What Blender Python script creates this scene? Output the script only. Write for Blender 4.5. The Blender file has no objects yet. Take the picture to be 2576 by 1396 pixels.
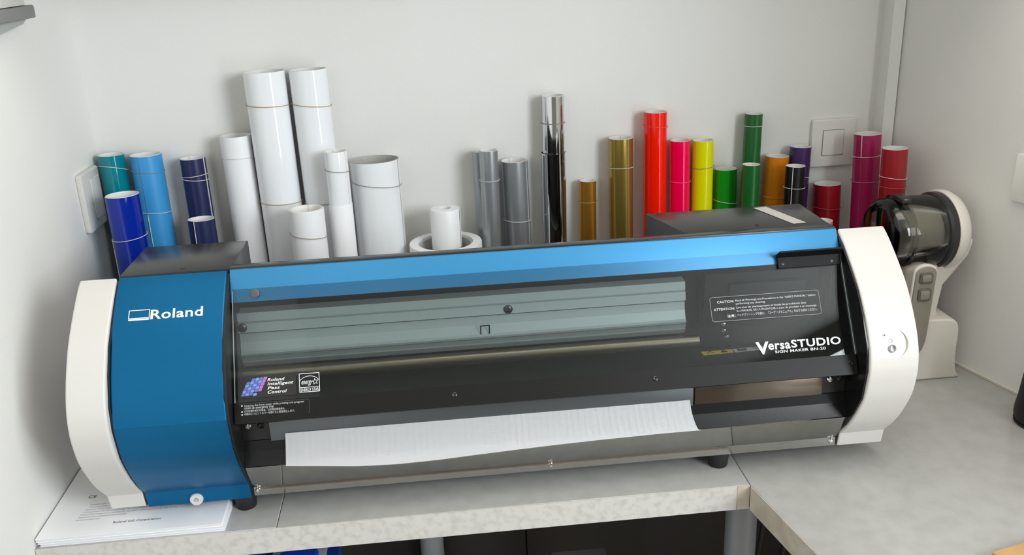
import bpy, bmesh, math, random
from mathutils import Vector, Matrix

SC = bpy.context.scene
COL = SC.collection
random.seed(7)

# ------------------------------------------------------------------ camera
yaw, pitch, roll, FPX = 0.08281257, 0.34937454, -0.04219944, 2312.194
cy_, sy_, cp_, sp_ = math.cos(yaw), math.sin(yaw), math.cos(pitch), math.sin(pitch)
fw = Vector((sy_*cp_, cy_*cp_, -sp_)); rt = Vector((cy_, -sy_, 0)); up = rt.cross(fw)
r2 = math.cos(roll)*rt + math.sin(roll)*up; u2 = -math.sin(roll)*rt + math.cos(roll)*up
cam_data = bpy.data.cameras.new('camera'); cam = bpy.data.objects.new('camera', cam_data); COL.objects.link(cam)
m = Matrix((r2, u2, -fw)).transposed().to_4x4(); m.translation = Vector((0.43372, -1.08730, 0.67251)); cam.matrix_world = m
cam_data.sensor_fit = 'HORIZONTAL'; cam_data.sensor_width = 36; cam_data.lens = FPX/2576*36
cam_data.clip_start = 0.02; cam_data.clip_end = 50
SC.camera = cam

# ------------------------------------------------------------------ world, lights, exposure
world = bpy.data.worlds.new('room_light'); SC.world = world; world.use_nodes = True
bg = world.node_tree.nodes['Background']; bg.inputs[0].default_value = (1.0, 0.94, 0.86, 1); bg.inputs[1].default_value = 0.20

def area_light(name, loc, target, sx, sy, power, col):
    d = bpy.data.lights.new(name, 'AREA'); d.shape = 'RECTANGLE'; d.size = sx; d.size_y = sy; d.energy = power; d.color = col
    o = bpy.data.objects.new(name, d); COL.objects.link(o); o.location = loc
    o.rotation_euler = (Vector(target)-Vector(loc)).to_track_quat('-Z', 'Y').to_euler()
    return o
area_light('window_daylight', (2.30, -2.05, 1.12), (0.5, 0.1, 0.2), 1.1, 1.1, 50, (0.90, 0.96, 1.0))
area_light('glazed_door_daylight', (2.32, -2.12, -0.05), (0.3, 0.3, 0.35), 0.34, 1.1, 12, (0.90, 0.96, 1.0))
area_light('ceiling_lamp', (0.90, -0.38, 1.73), (0.90, -0.36, 0.0), 1.3, 0.7, 8, (1.0, 0.95, 0.88))

SC.view_settings.view_transform = 'Standard'; SC.view_settings.look = 'None'
SC.view_settings.gamma = 1.0; SC.view_settings.use_curve_mapping = False
SC.view_settings.exposure = 0.25

# ------------------------------------------------------------------ materials
def lin(c):
    out = []
    for v in c:
        v = v/255.0
        out.append(v/12.92 if v <= 0.04045 else ((v+0.055)/1.055)**2.4)
    return (out[0], out[1], out[2], 1.0)

MATS = {}
def mat(name, col, rough=0.5, metal=0.0, noise=None, bump=None, coat=0.0, spec=0.5, emit=None, aniso=None):
    """noise = (scale, colour2 srgb, lo, hi); bump = (scale, strength)"""
    if name in MATS: return MATS[name]
    m_ = bpy.data.materials.new(name); m_.use_nodes = True; nt = m_.node_tree; b = nt.nodes['Principled BSDF']
    b.inputs['Base Color'].default_value = lin(col); b.inputs['Roughness'].default_value = rough
    b.inputs['Metallic'].default_value = metal; b.inputs['Coat Weight'].default_value = coat
    b.inputs['Specular IOR Level'].default_value = spec; b.inputs['Coat Roughness'].default_value = 0.08
    tc = nt.nodes.new('ShaderNodeTexCoord')
    if noise:
        n = nt.nodes.new('ShaderNodeTexNoise'); n.inputs['Scale'].default_value = noise[0]; n.inputs['Detail'].default_value = 5
        r = nt.nodes.new('ShaderNodeValToRGB'); r.color_ramp.elements[0].position = noise[2]; r.color_ramp.elements[1].position = noise[3]
        r.color_ramp.elements[0].color = lin(col); r.color_ramp.elements[1].color = lin(noise[1])
        nt.links.new(tc.outputs['Object'], n.inputs['Vector']); nt.links.new(n.outputs['Fac'], r.inputs['Fac'])
        nt.links.new(r.outputs['Color'], b.inputs['Base Color'])
    if bump:
        n2 = nt.nodes.new('ShaderNodeTexNoise'); n2.inputs['Scale'].default_value = bump[0]; n2.inputs['Detail'].default_value = 3
        bp = nt.nodes.new('ShaderNodeBump'); bp.inputs['Strength'].default_value = bump[1]; bp.inputs['Distance'].default_value = 0.002
        nt.links.new(tc.outputs['Object'], n2.inputs['Vector']); nt.links.new(n2.outputs['Fac'], bp.inputs['Height'])
        nt.links.new(bp.outputs['Normal'], b.inputs['Normal'])
    MATS[name] = m_
    return m_

def glass_mat(name, tint, strength=1.0, rough=0.02):
    m_ = bpy.data.materials.new(name); m_.use_nodes = True; nt = m_.node_tree
    for n in list(nt.nodes):
        if n.type != 'OUTPUT_MATERIAL': nt.nodes.remove(n)
    out = [n for n in nt.nodes if n.type == 'OUTPUT_MATERIAL'][0]
    tr = nt.nodes.new('ShaderNodeBsdfTransparent'); tr.inputs[0].default_value = lin(tint)
    gl = nt.nodes.new('ShaderNodeBsdfGlossy'); gl.inputs['Roughness'].default_value = rough
    fr = nt.nodes.new('ShaderNodeFresnel'); fr.inputs['IOR'].default_value = 1.5
    mu = nt.nodes.new('ShaderNodeMath'); mu.operation = 'MULTIPLY'; mu.inputs[1].default_value = strength
    mx = nt.nodes.new('ShaderNodeMixShader')
    nt.links.new(fr.outputs[0], mu.inputs[0]); nt.links.new(mu.outputs[0], mx.inputs[0])
    nt.links.new(tr.outputs[0], mx.inputs[1]); nt.links.new(gl.outputs[0], mx.inputs[2]); nt.links.new(mx.outputs[0], out.inputs[0])
    MATS[name] = m_
    return m_

WALL = mat('wall_paint', (233, 232, 228), 0.62, noise=(1.5, (228, 227, 222), 0.45, 0.75), bump=(220, 0.06))
CEIL = mat('ceiling_paint', (236, 235, 230), 0.8, bump=(120, 0.05))
FLOOR = mat('floor_vinyl', (120, 108, 94), 0.5, noise=(6, (98, 88, 76), 0.4, 0.7))
LAMI = mat('grey_laminate', (181, 180, 177), 0.3, noise=(46, (173, 172, 168), 0.40, 0.68), bump=(60, 0.03))
EDGE = mat('edge_laminate', (207, 204, 198), 0.4, noise=(110, (186, 184, 177), 0.45, 0.75))
EDGE2 = mat('worn_edge_laminate', (186, 176, 160), 0.45, noise=(40, (204, 198, 184), 0.4, 0.7))
WHITE = mat('white_plastic', (214, 211, 206), 0.4)
RAILB = mat('light_blue_paint', (54, 136, 186), 0.36, metal=0.3)
BLUE = mat('blue_metallic_paint', (0, 98, 146), 0.34, metal=0.55, spec=0.4, bump=(900, 0.02))
BLACK = mat('black_metal', (22, 22, 23), 0.38)
BLACKG = mat('black_gloss', (16, 16, 17), 0.22)
DARKG = mat('dark_grey_metal', (44, 44, 43), 0.24, metal=0.2)
RAILG = mat('grey_aluminium', (196, 204, 202), 0.4, metal=0.15)
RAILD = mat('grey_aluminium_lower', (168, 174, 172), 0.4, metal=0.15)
STEEL = mat('steel', (176, 175, 172), 0.09, metal=1.0, bump=(300, 0.01))
STEELG = mat('grey_plate', (98, 102, 104), 0.3, metal=0.4)
CHROMES = mat('screw_chrome', (225, 225, 225), 0.15, metal=1.0)
SHAFT = mat('brass_shaft', (150, 138, 116), 0.3, metal=1.0)
RUBBER = mat('black_rubber', (28, 28, 29), 0.6)
PRINT = mat('white_print', (236, 238, 240), 0.5)
INK = mat('grey_ink', (96, 96, 104), 0.6)
INKL = mat('pale_ink', (168, 168, 178), 0.6)
PAPER = mat('white_paper', (250, 250, 251), 0.55)
LINER = mat('white_liner', (238, 236, 232), 0.5)
BANDW = mat('white_rubber_band', (226, 222, 214), 0.6)
BANDT = mat('tan_rubber_band', (178, 146, 98), 0.6)
BANDG = mat('grey_rubber_band', (150, 140, 122), 0.6)
GLASS = glass_mat('clear_cover', (238, 242, 242), 0.75, 0.015)
SMOKE = glass_mat('smoked_plastic', (226, 225, 222), 1.0, 0.06)

# ------------------------------------------------------------------ helpers
def origin_of(p):
    o = Vector((0, 0, 0))
    while p is not None:
        o += p.location; p = p.parent
    return o

def link(name, me, mt=None, parent=None, smooth=False, keep=False):
    ob = bpy.data.objects.new(name, me); COL.objects.link(ob)
    if mt is not None:
        me.materials.clear(); me.materials.append(mt)
    if parent is not None:
        if not keep: me.transform(Matrix.Translation(-origin_of(parent)))
        ob.parent = parent
    if smooth:
        for p in me.polygons: p.use_smooth = True
    return ob

def from_bm(bm, name):
    me = bpy.data.meshes.new(name); bmesh.ops.recalc_face_normals(bm, faces=bm.faces); bm.to_mesh(me); bm.free(); return me

def auto_smooth(me, ang=35):
    for p in me.polygons: p.use_smooth = True
    bm = bmesh.new(); bm.from_mesh(me)
    for e in bm.edges:
        if len(e.link_faces) == 2: e.smooth = e.calc_face_angle(0) < math.radians(ang)
    bm.to_mesh(me); bm.free()

def box_me(x0, x1, y0, y1, z0, z1, bev=0.0, seg=2):
    bm = bmesh.new(); bmesh.ops.create_cube(bm, size=1)
    bmesh.ops.scale(bm, vec=(x1-x0, y1-y0, z1-z0), verts=bm.verts)
    bmesh.ops.translate(bm, vec=((x0+x1)/2, (y0+y1)/2, (z0+z1)/2), verts=bm.verts)
    if bev: bmesh.ops.bevel(bm, geom=list(bm.edges), offset=bev, segments=seg, affect='EDGES', profile=0.5)
    return from_bm(bm, 'box')
def box(name, x0, x1, y0, y1, z0, z1, mt, parent=None, bev=0.0, seg=2):
    me = box_me(x0, x1, y0, y1, z0, z1, bev, seg); auto_smooth(me, 40) if bev else None
    return link(name, me, mt, parent)

def catmull(pts, n=5):
    out = []
    P = [2*Vector(pts[0])-Vector(pts[1])] + [Vector(p) for p in pts] + [2*Vector(pts[-1])-Vector(pts[-2])]
    for i in range(1, len(P)-2):
        for k in range(n):
            t = k/n
            out.append(tuple(0.5*((2*P[i]) + (P[i+1]-P[i-1])*t + (2*P[i-1]-5*P[i]+4*P[i+1]-P[i+2])*t*t + (-P[i-1]+3*P[i]-3*P[i+1]+P[i+2])*t**3)))
    out.append(tuple(P[-2])); return out

def prism_me(prof, x0, x1, bev=0.0, seg=2, axis='x'):
    """extrude a closed outline; axis x: outline is (y,z); axis z: outline is (x,y); axis y: outline is (x,z)"""
    bm = bmesh.new()
    def P(a, b, t):
        return (t, a, b) if axis == 'x' else ((a, b, t) if axis == 'z' else (a, t, b))
    A = [bm.verts.new(P(a, b, x0)) for a, b in prof]; B = [bm.verts.new(P(a, b, x1)) for a, b in prof]
    n = len(prof); caps = [bm.faces.new(A), bm.faces.new(B[::-1])]
    for i in range(n): bm.faces.new((A[i], A[(i+1) % n], B[(i+1) % n], B[i]))
    bmesh.ops.recalc_face_normals(bm, faces=bm.faces)
    if bev:
        ed = set()
        for f in caps: ed.update(f.edges)
        bmesh.ops.bevel(bm, geom=list(ed), offset=bev, segments=seg, affect='EDGES', profile=0.5)
    bmesh.ops.triangulate(bm, faces=[f for f in bm.faces if len(f.verts) > 4])
    return from_bm(bm, 'prism')
def prism(name, prof, x0, x1, mt, parent=None, bev=0.0, axis='x', ang=30):
    me = prism_me(prof, x0, x1, bev, 2, axis); auto_smooth(me, ang)
    return link(name, me, mt, parent)

def lathe_me(prof, n=48, closed=False):
    """prof: list of (r, z) ; revolve round z"""
    bm = bmesh.new(); rings = []
    for r, z in prof:
        if r < 1e-6: rings.append([bm.verts.new((0, 0, z))])
        else: rings.append([bm.verts.new((r*math.cos(2*math.pi*k/n), r*math.sin(2*math.pi*k/n), z)) for k in range(n)])
    pairs = list(zip(rings[:-1], rings[1:]))
    if closed: pairs.append((rings[-1], rings[0]))
    for a, b in pairs:
        for k in range(n):
            k2 = (k+1) % n
            if len(a) == 1 and len(b) == 1: continue
            if len(a) == 1: bm.faces.new((a[0], b[k2], b[k]))
            elif len(b) == 1: bm.faces.new((a[k], a[k2], b[0]))
            else: bm.faces.new((a[k], a[k2], b[k2], b[k]))
    return from_bm(bm, 'lathe')
def lathe(name, prof, mt, parent=None, mtx=None, n=48, closed=False, ang=40):
    me = lathe_me(prof, n, closed); auto_smooth(me, ang)
    if mtx is not None: me.transform(mtx)
    return link(name, me, mt, parent)

def tube_me(pts, r, n=8, closed=False):
    bm = bmesh.new(); rings = []; N = len(pts); pts = [Vector(p) for p in pts]
    for i, p in enumerate(pts):
        a = pts[(i-1) % N] if (closed or i > 0) else p; b = pts[(i+1) % N] if (closed or i < N-1) else p
        t = (b-a).normalized(); s = t.cross(Vector((0, 0, 1)))
        if s.length < 1e-4: s = t.cross(Vector((1, 0, 0)))
        s.normalize(); w = t.cross(s)
        rings.append([bm.verts.new(p + r*(math.cos(2*math.pi*k/n)*s + math.sin(2*math.pi*k/n)*w)) for k in range(n)])
    for i in range(N if closed else N-1):
        a, b = rings[i], rings[(i+1) % N]
        for k in range(n): bm.faces.new((a[k], a[(k+1) % n], b[(k+1) % n], b[k]))
    if not closed: bm.faces.new(rings[0]); bm.faces.new(rings[-1][::-1])
    return from_bm(bm, 'tube')
def tube(name, pts, r, mt, parent=None, n=8, closed=False):
    return link(name, tube_me(pts, r, n, closed), mt, parent, smooth=True)

def thing(name, loc, label, cat, group=None):
    o = bpy.data.objects.new(name, None); COL.objects.link(o); o.location = loc; o.empty_display_size = 0.03
    return tag(o, label, cat, group)
def tag(o, label=None, cat=None, group=None, kind=None):
    if label: o['label'] = label
    if cat: o['category'] = cat
    if group: o['group'] = group
    if kind: o['kind'] = kind
    return o

def text_me(s, bold=0.0, shear=0.0):  # wider letter spacing for the heavier weights
    c = bpy.data.curves.new('t', 'FONT'); c.body = s; c.offset = bold; c.shear = shear; c.resolution_u = 3; c.space_character = 1.0 + bold*3
    o = bpy.data.objects.new('t', c); COL.objects.link(o); bpy.context.view_layer.update()
    me = bpy.data.meshes.new_from_object(o.evaluated_get(bpy.context.evaluated_depsgraph_get()))
    bpy.data.objects.remove(o); bpy.data.curves.remove(c)
    return me
def place_plane(me, P0, ex, ey, mt, name, parent, lift=0.0003):
    """mesh drawn in (a,b) metres -> P0 + a*ex + b*ey, lifted off along the plane normal"""
    ex, ey = Vector(ex).normalized(), Vector(ey).normalized(); n = ex.cross(ey)
    M = Matrix((ex, ey, n)).transposed().to_4x4(); M.translation = Vector(P0) + n*lift
    me.transform(M)
    return link(name, me, mt, parent)
def text_fit(s, a0, b0, w, h, P0, ex, ey, mt, name, parent, bold=0.0, shear=0.0, lift=0.0003, below=False):
    """a0,b0: lower-left of the glyph box; h: cap height box (None keeps aspect)"""
    me = text_me(s, bold, shear)
    if not me.vertices: return None
    xs = [v.co.x for v in me.vertices]; ys = [v.co.y for v in me.vertices]
    mnx, mxx, mny, mxy = min(xs), max(xs), (min(ys) if below else min(0, 0)), max(ys)
    sx = w/(mxx-mnx); sy = (h/(mxy-mny)) if h else sx
    for v in me.vertices: v.co = Vector(((v.co.x-mnx)*sx+a0, (v.co.y-mny)*sy+b0, 0))
    return place_plane(me, P0, ex, ey, mt, name, parent, lift)
def poly_me(polys):
    bm = bmesh.new()
    for pl in polys: bm.faces.new([bm.verts.new((a, b, 0)) for a, b in pl])
    me = bpy.data.meshes.new('poly'); bm.to_mesh(me); bm.free(); return me
def stroke(pts, w, closed=False):
    """flat stroke polygons along a path"""
    out = []; N = len(pts)
    for i in range(N if closed else N-1):
        a = Vector(pts[i]); b = Vector(pts[(i+1) % N]); d = (b-a); L = d.length
        if L < 1e-9: continue
        d /= L; n = Vector((-d.y, d.x))*w/2; e = d*w*0.4
        out.append([tuple(a-e-n), tuple(b+e-n), tuple(b+e+n), tuple(a-e+n)])
    return out
def rrect(x0, x1, y0, y1, r, n=5):
    pts = []
    for cx, cy, a in ((x1-r, y1-r, 0), (x0+r, y1-r, 90), (x0+r, y0+r, 180), (x1-r, y0+r, 270)):
        for k in range(n+1):
            t = math.radians(a+90*k/n); pts.append((cx+r*math.cos(t), cy+r*math.sin(t)))
    return pts
def rotz(me, ang, c):
    me.transform(Matrix.Translation(Vector(c)) @ Matrix.Rotation(ang, 4, 'Z') @ Matrix.Translation(-Vector(c)))

# ------------------------------------------------------------------ the room
LX = -0.082                                             # left wall face
def yw(x): return 0.378 + 0.0275*(x+0.08)                # back wall face (runs back slightly to the right)
def rwx(y): return 1.291 + (0.082-y)*0.2748              # right wall face
RY = -0.72                                              # near end of the right wall
def struct(o): o['kind'] = 'structure'; return o
ZF, ZC = -0.74, 1.75
struct(prism('wall_left', [(LX, -3.2), (LX, yw(LX)+0.0), (LX-0.1, yw(LX)+0.1), (LX-0.1, -3.2)], ZF, ZC, WALL, axis='z'))
struct(prism('wall_back', [(LX, yw(LX)), (1.34, yw(1.34)), (1.34, yw(1.34)+0.1), (LX-0.1, yw(LX)+0.1)], ZF, ZC, WALL, axis='z'))
struct(prism('wall_right', [(rwx(yw(1.2)), yw(1.2)), (rwx(RY), RY), (rwx(RY)+0.1, RY), (rwx(yw(1.2))+0.1, yw(1.2))], ZF, ZC, WALL, axis='z'))
struct(prism('floor', [(LX-0.1, -3.2), (3.6, -3.2), (3.6, 0.5), (LX-0.1, 0.5)], ZF-0.05, ZF, FLOOR, axis='z'))
struct(prism('ceiling', [(LX-0.1, -3.2), (3.6, -3.2), (3.6, 0.5), (LX-0.1, 0.5)], ZC, ZC+0.05, CEIL, axis='z'))
struct(prism('trim_1', [(1.188, yw(1.188)), (1.188, 0.379), (1.206, 0.377), (1.2068, 0.385), (1.204, yw(1.2))], 0.0, ZC, WALL, axis='z'))
struct(prism('added_shade_shelf', [(LX, yw(LX)-0.001), (1.18, yw(1.15)-0.001), (1.27, yw(1.15)-0.30), (LX, yw(LX)-0.30)], 0.72, 0.75, WALL, axis='z'))   # unseen shelf above the frame, added to shade the upper back wall

tx0, tx1 = rwx(0.36), rwx(-0.6)
struct(prism('baseboard_right', [(tx0-0.0045, 0.36), (tx1-0.0045, -0.6), (tx1-0.0005, -0.6), (tx0-0.0005, 0.36)], 0.0003, 0.004, mat('sealant', (214, 208, 196), 0.4), axis='z'))
# ------------------------------------------------------------------ worktops
wt = thing('worktop', (0.37, 0.15, -0.035), 'grey laminate worktop with pale speckled front edge under the printer', 'worktop')
box('board', LX+0.001, 0.2085, -0.0915, 0.374, -0.035, 0.0, LAMI, wt, 0.0006, 1)
box('board', 0.2095, 0.8140, -0.0915, 0.374, -0.035, 0.0, LAMI, wt, 0.0006, 1)
box('edge_strip', LX+0.001, 0.797, -0.0935, -0.0917, -0.035, -0.0003, EDGE, wt)
tag(box('edge_strip', 0.7975, 0.8140, -0.0935, -0.0917, -0.035, -0.0003, EDGE2, wt), 'worn beige end piece of the front edge')
wr = thing('worktop', (1.0, 0.0, -0.035), 'grey laminate worktop running toward the viewer along the right wall', 'worktop')
out = [(0.8152, 0.370), (0.8152, -0.0935), (0.842, -0.243), (0.945, -0.80), (rwx(-0.8)-0.002, -0.80), (rwx(0.37)-0.002, 0.370)]
prism('board', out, -0.035, 0.0, LAMI, wr, 0.0006, axis='z')
d = Vector((0.842-0.8152, -0.243+0.0935, 0)).normalized(); nn = Vector((d.y, -d.x, 0))
pA, pB = Vector((0.8152, -0.0955, 0)), Vector((0.945, -0.80, 0))
prism('edge_strip', [tuple(pA.xy), tuple(pB.xy), tuple((pB+nn*0.0012).xy), tuple((pA+nn*0.0012).xy)], -0.035, -0.0004, EDGE2, wr, axis='z')

# ------------------------------------------------------------------ the printer
PR = thing('sign_printer', (0.5, -0.02, 0.0), 'wide desktop vinyl printer with blue front panel, white ends and clear cover', 'printer')
mm = lambda L: [(a/1000.0, b/1000.0) for a, b in L]
up_p = catmull(mm([(0, 310), (-14, 300.5), (-40, 279.5), (-56, 264.5), (-73, 243), (-88, 221), (-99, 201), (-107, 182), (-112, 165)]), 4)
lo_p = catmull(mm([(-112, 165), (-111, 150), (-106, 122), (-97, 101), (-86, 82), (-72, 61), (-57, 44)]), 4)
panel = up_p + lo_p[1:] + mm([(-54, 22), (-0, 22)])
prism('front_panel', panel, 0.0470, 0.1755, BLUE, PR, 0.0016, ang=11)
bpy.data.objects['front_panel']['label'] = 'blue painted front panel'
cap_u = catmull(mm([(2, 309), (-14, 300), (-43, 279), (-70, 256), (-91, 231), (-107, 206), (-116, 184), (-119, 165)]), 4)
cap_l = catmull(mm([(-119, 165), (-118, 150), (-112, 124), (-96, 93), (-78, 67), (-56, 43)]), 4)
capprof = cap_u + cap_l[1:] + mm([(-51, 22), (2, 22)])
capl = prism('end_cap', capprof, 0.0, 0.0445, WHITE, PR, 0.0022, ang=13)
capr = prism('end_cap', capprof, 0.9470, 1.009, WHITE, PR, 0.0022, ang=13)
seam = mm([(1, 306), (-20, 292), (-43, 274), (-70, 250), (-90, 222), (-106, 190), (-110, 162), (-104, 122), (-84, 82), (-56, 46), (-52, 24), (1, 24)])
prism('seam_strip', seam, 0.0445, 0.0470, BLACK, PR)
prism('side_plate', seam, 0.1755, 0.1785, BLACK, PR)
box('side_closer', 0.1762, 0.1785, 0.0012, 0.0012+0.030, 0.10, 0.300, BLACK, PR)
box('side_closer', 0.9443, 0.9470, 0.0012, 0.100, 0.03, 0.3075, BLACK, PR)
prism('side_plate', mm([(1, 306), (-20, 294), (-43, 276), (-70, 253), (-91, 227), (-110, 194), (-115, 163), (-109, 122), (-92, 92), (-74, 66), (-54, 45), (-50, 24), (1, 24)]), 0.9445, 0.9470, BLACKG, PR)

# logo on the blue panel
pa, pb = Vector((0, -0.040, 0.2795)), Vector((0, -0.056, 0.2645)); ey = (pa-pb).normalized(); exx = Vector((1, 0, 0))
# reference point (-.056,.2645); down-slope distance t
def pan(x, t): return Vector((x, -0.056, 0.2645)) - ey*t
L0 = pan(0, 0)
lg = []
lg += stroke([(0.0654, 0.0135), (0.0890, 0.0135), (0.0890, 0.0238), (0.0654, 0.0238)], 0.0010, True)
lg += [[(0.0652, 0.0106), (0.0892, 0.0106), (0.0892, 0.0126), (0.0652, 0.0126)]]
place_plane(poly_me(lg), L0, exx, ey, PRINT, 'emblem', bpy.data.objects['front_panel'], 0.0006)
text_fit('Roland', 0.0905, 0.0112, 0.0605, 0.0120, L0, exx, ey, PRINT, 'lettering', bpy.data.objects['front_panel'], 0.018, lift=0.0006)
# thumb screw at the foot of the blue panel
th = Matrix.Translation((0.1083, -0.0548, 0.0285)) @ Matrix.Rotation(math.radians(90), 4, 'X')
ts = lathe('thumb_screw', [(0.0078, -0.001), (0.0082, 0.0), (0.0082, 0.003), (0.0074, 0.0042), (0.003, 0.0042), (0.0028, 0.0034), (0, 0.0034)], WHITE, PR, th, 32)
lathe('screw_socket', [(0.0024, 0.0035), (0.0022, 0.0046), (0.0012, 0.0046), (0.001, 0.0039), (0, 0.0039)], CHROMES, ts, th, 20)
lathe('screw_recess', [(0.0098, 0.0), (0.0098, 0.0003), (0, 0.0003)], mat('deep_blue_recess', (18, 82, 128), 0.5), ts, th, 32)

# blue rail across the top, black strip behind it
prism('top_rail', mm([(1, 311), (-1, 310.5), (-13, 290), (-13.5, 289), (-20, 275), (-18, 274), (-10, 290), (1, 308)]), 0.1790, 0.9440, RAILB, PR, 0.0004)
tag(bpy.data.objects['top_rail'], 'blue rail along the top above the cover')
box('rear_strip', 0.1785, 0.9440, 0.0015, 0.016, 0.285, 0.3125, DARKG, PR, 0.0008)
# rear covers
bl = box('rear_cover', 0.0470, 0.1810, 0.0015, 0.118, 0.150, 0.3115, DARKG, PR, 0.0015)
lathe('screw_head', [(0.003, 0), (0.003, 0.0006), (0, 0.001)], BLACK, bl, Matrix.Translation((0.119, 0.016, 0.3113)), 16)
brr = prism('rear_cover', [(0.7520, 0.0165), (0.9440, 0.0165), (0.9440, 0.120), (0.7240, 0.120)], 0.150, 0.3115, DARKG, PR, 0.0012, axis='z')
lathe('screw_head', [(0.003, 0), (0.003, 0.0006), (0, 0.001)], BLACK, brr, Matrix.Translation((0.852, 0.034, 0.3113)), 16)
sme = poly_me([[(0.874, 0.112), (0.899, 0.028), (0.917, 0.030), (0.893, 0.114)]])
place_plane(sme, (0, 0, 0.3116), (1, 0, 0), (0, 1, 0), mat('sticker_grey_white', (196, 192, 186), 0.4), 'sticker', brr)
box('rear_body', 0.1810, 0.7400, 0.030, 0.160, 0.022, 0.175, BLACK, PR, 0.002)
box('rear_body', 0.0470, 0.1810, 0.004, 0.160, 0.022, 0.150, BLACK, PR, 0.002)
box('rear_body', 0.7400, 0.9440, 0.0165, 0.160, 0.022, 0.150, BLACK, PR, 0.002)

# inside, behind the clear cover
box('interior_back', 0.1787, 0.9443, 0.020, 0.029, 0.150, 0.300, mat('interior_black', (30, 30, 30), 0.5), PR)
prism('carriage_rail', mm([(16, 254), (1, 252.5), (-1, 242), (1.5, 241.2), (1.5, 240.2), (-2, 239.6), (-4, 228), (3, 227), (16, 227)]), 0.1787, 0.7480, RAILG, PR, ang=12)
cr = prism('carriage_rail', mm([(16, 225), (1, 225), (-1, 214), (-6, 203), (-9.5, 201), (-7.5, 197.5), (16, 197.5)]), 0.1787, 0.7480, RAILG, PR, ang=8)
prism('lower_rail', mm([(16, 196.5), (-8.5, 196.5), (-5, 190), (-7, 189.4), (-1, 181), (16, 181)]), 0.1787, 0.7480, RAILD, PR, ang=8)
shaft_m = Matrix.Translation((0.1787, -0.012, 0.1735)) @ Matrix.Rotation(math.radians(90), 4, 'Y')
lathe('feed_shaft', [(0, 0), (0.0085, 0), (0.0085, 0.585), (0, 0.585)], SHAFT, PR, shaft_m, 32)
box('platen', 0.1787, 0.8140, -0.066, 0.0200, 0.1380, 0.1500, mat('platen_black', (44, 44, 44), 0.42), PR, 0.0008)
prism('platen', [(0.8150, 0.020), (0.8150, -0.066), (0.9443, -0.066), (0.9443, 0.020)], 0.138, 0.1500, mat('platen_grey', (52, 52, 52), 0.42), PR, 0.0008, axis='z')
for x, z, s in ((0.1840, 0.2345, 1), (0.5170, 0.2335, 1)):
    sm = Matrix.Translation((x, -0.0030, z)) @ Matrix.Rotation(math.radians(90), 4, 'X')
    sc_ = lathe('screw', [(0.0058, -0.001), (0.0058, 0.0012), (0.0045, 0.0026), (0.0022, 0.0030), (0.0016, 0.0015), (0, 0.0015)], mat('dark_screw', (96, 98, 98), 0.25, metal=0.9), PR, sm, 20)
lt = []
lt += stroke([(-0.0055, -0.010), (-0.0055, 0.009), (0.0055, 0.009), (0.0055, -0.010)], 0.0016)
place_plane(poly_me(lt), (0.486, -0.0062, 0.2075), (1, 0, 0), (0, -0.25, 1), BLACK, 'latch_slot', cr, 0.0012)
# cartridge bay at the right: dark carriage block, tabs and warning strip
cb = box('carriage', 0.772, 0.925, -0.004, 0.0190, 0.186, 0.262, mat('carriage_black', (26, 27, 28), 0.55, spec=0.3), PR, 0.004)
box('carriage_cover', 0.802, 0.905, -0.016, -0.0045, 0.196, 0.250, mat('carriage_cover_black', (30, 31, 33), 0.55, spec=0.3), cb, 0.004)
for x, z in ((0.795, 0.190), (0.796, 0.181), (0.800, 0.172)):
    box('contact_tab', x, x+0.006, -0.009, -0.0045, z, z+0.004, CHROMES, cb, 0.0008)
wl = [[(0.7730, -0.0105), (0.8140, -0.0085), (0.8150, 0.0025), (0.7720, 0.0015)]]
wlo = place_plane(poly_me(wl), (0, 0, 0.1500), (1, 0, 0), (0, 1, 0), mat('yellow_sticker', (236, 190, 70), 0.5), 'warning_sticker', PR, 0.0004)
wl = stroke([(0.779, -0.006), (0.784, 0.0), (0.788, -0.006)], 0.0012) + [[(0.797, -0.006), (0.807, -0.006), (0.805, -0.001), (0.799, -0.001)], [(0.800, -0.001), (0.804, -0.001), (0.802, 0.001)]]
place_plane(poly_me(wl), (0, 0, 0.1500), (1, 0, 0), (0, 1, 0), BLACK, 'pictogram', wlo, 0.0008)
wl2 = place_plane(poly_me([[(0.8155, -0.0085), (0.8560, -0.0065), (0.8580, 0.0050), (0.8160, 0.0025)]]), (0, 0, 0.1500), (1, 0, 0), (0, 1, 0), mat('white_sticker', (205, 203, 198), 0.5), 'warning_sticker', PR, 0.0004)
place_plane(poly_me([[(0.8205, -0.006), (0.8335, -0.005), (0.8340, 0.0015), (0.8205, 0.0005)]]), (0, 0, 0.1500), (1, 0, 0), (0, 1, 0), mat('red_print', (122, 30, 38), 0.5), 'pictogram', wl2, 0.0007)
place_plane(poly_me(stroke([(0.822, -0.005), (0.832, 0.0005)], 0.002)+stroke([(0.822, 0.0005), (0.832, -0.0045)], 0.002)+stroke([(0.842, 0.0), (0.846, 0.002), (0.850, 0.0), (0.846, -0.003)], 0.0009, True)), (0, 0, 0.1500), (1, 0, 0), (0, 1, 0), INK, 'pictogram', wl2, 0.0011)
box('platen_joint', 0.8140, 0.8150, -0.066, -0.012, 0.1390, 0.1501, BLACK, PR)

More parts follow.
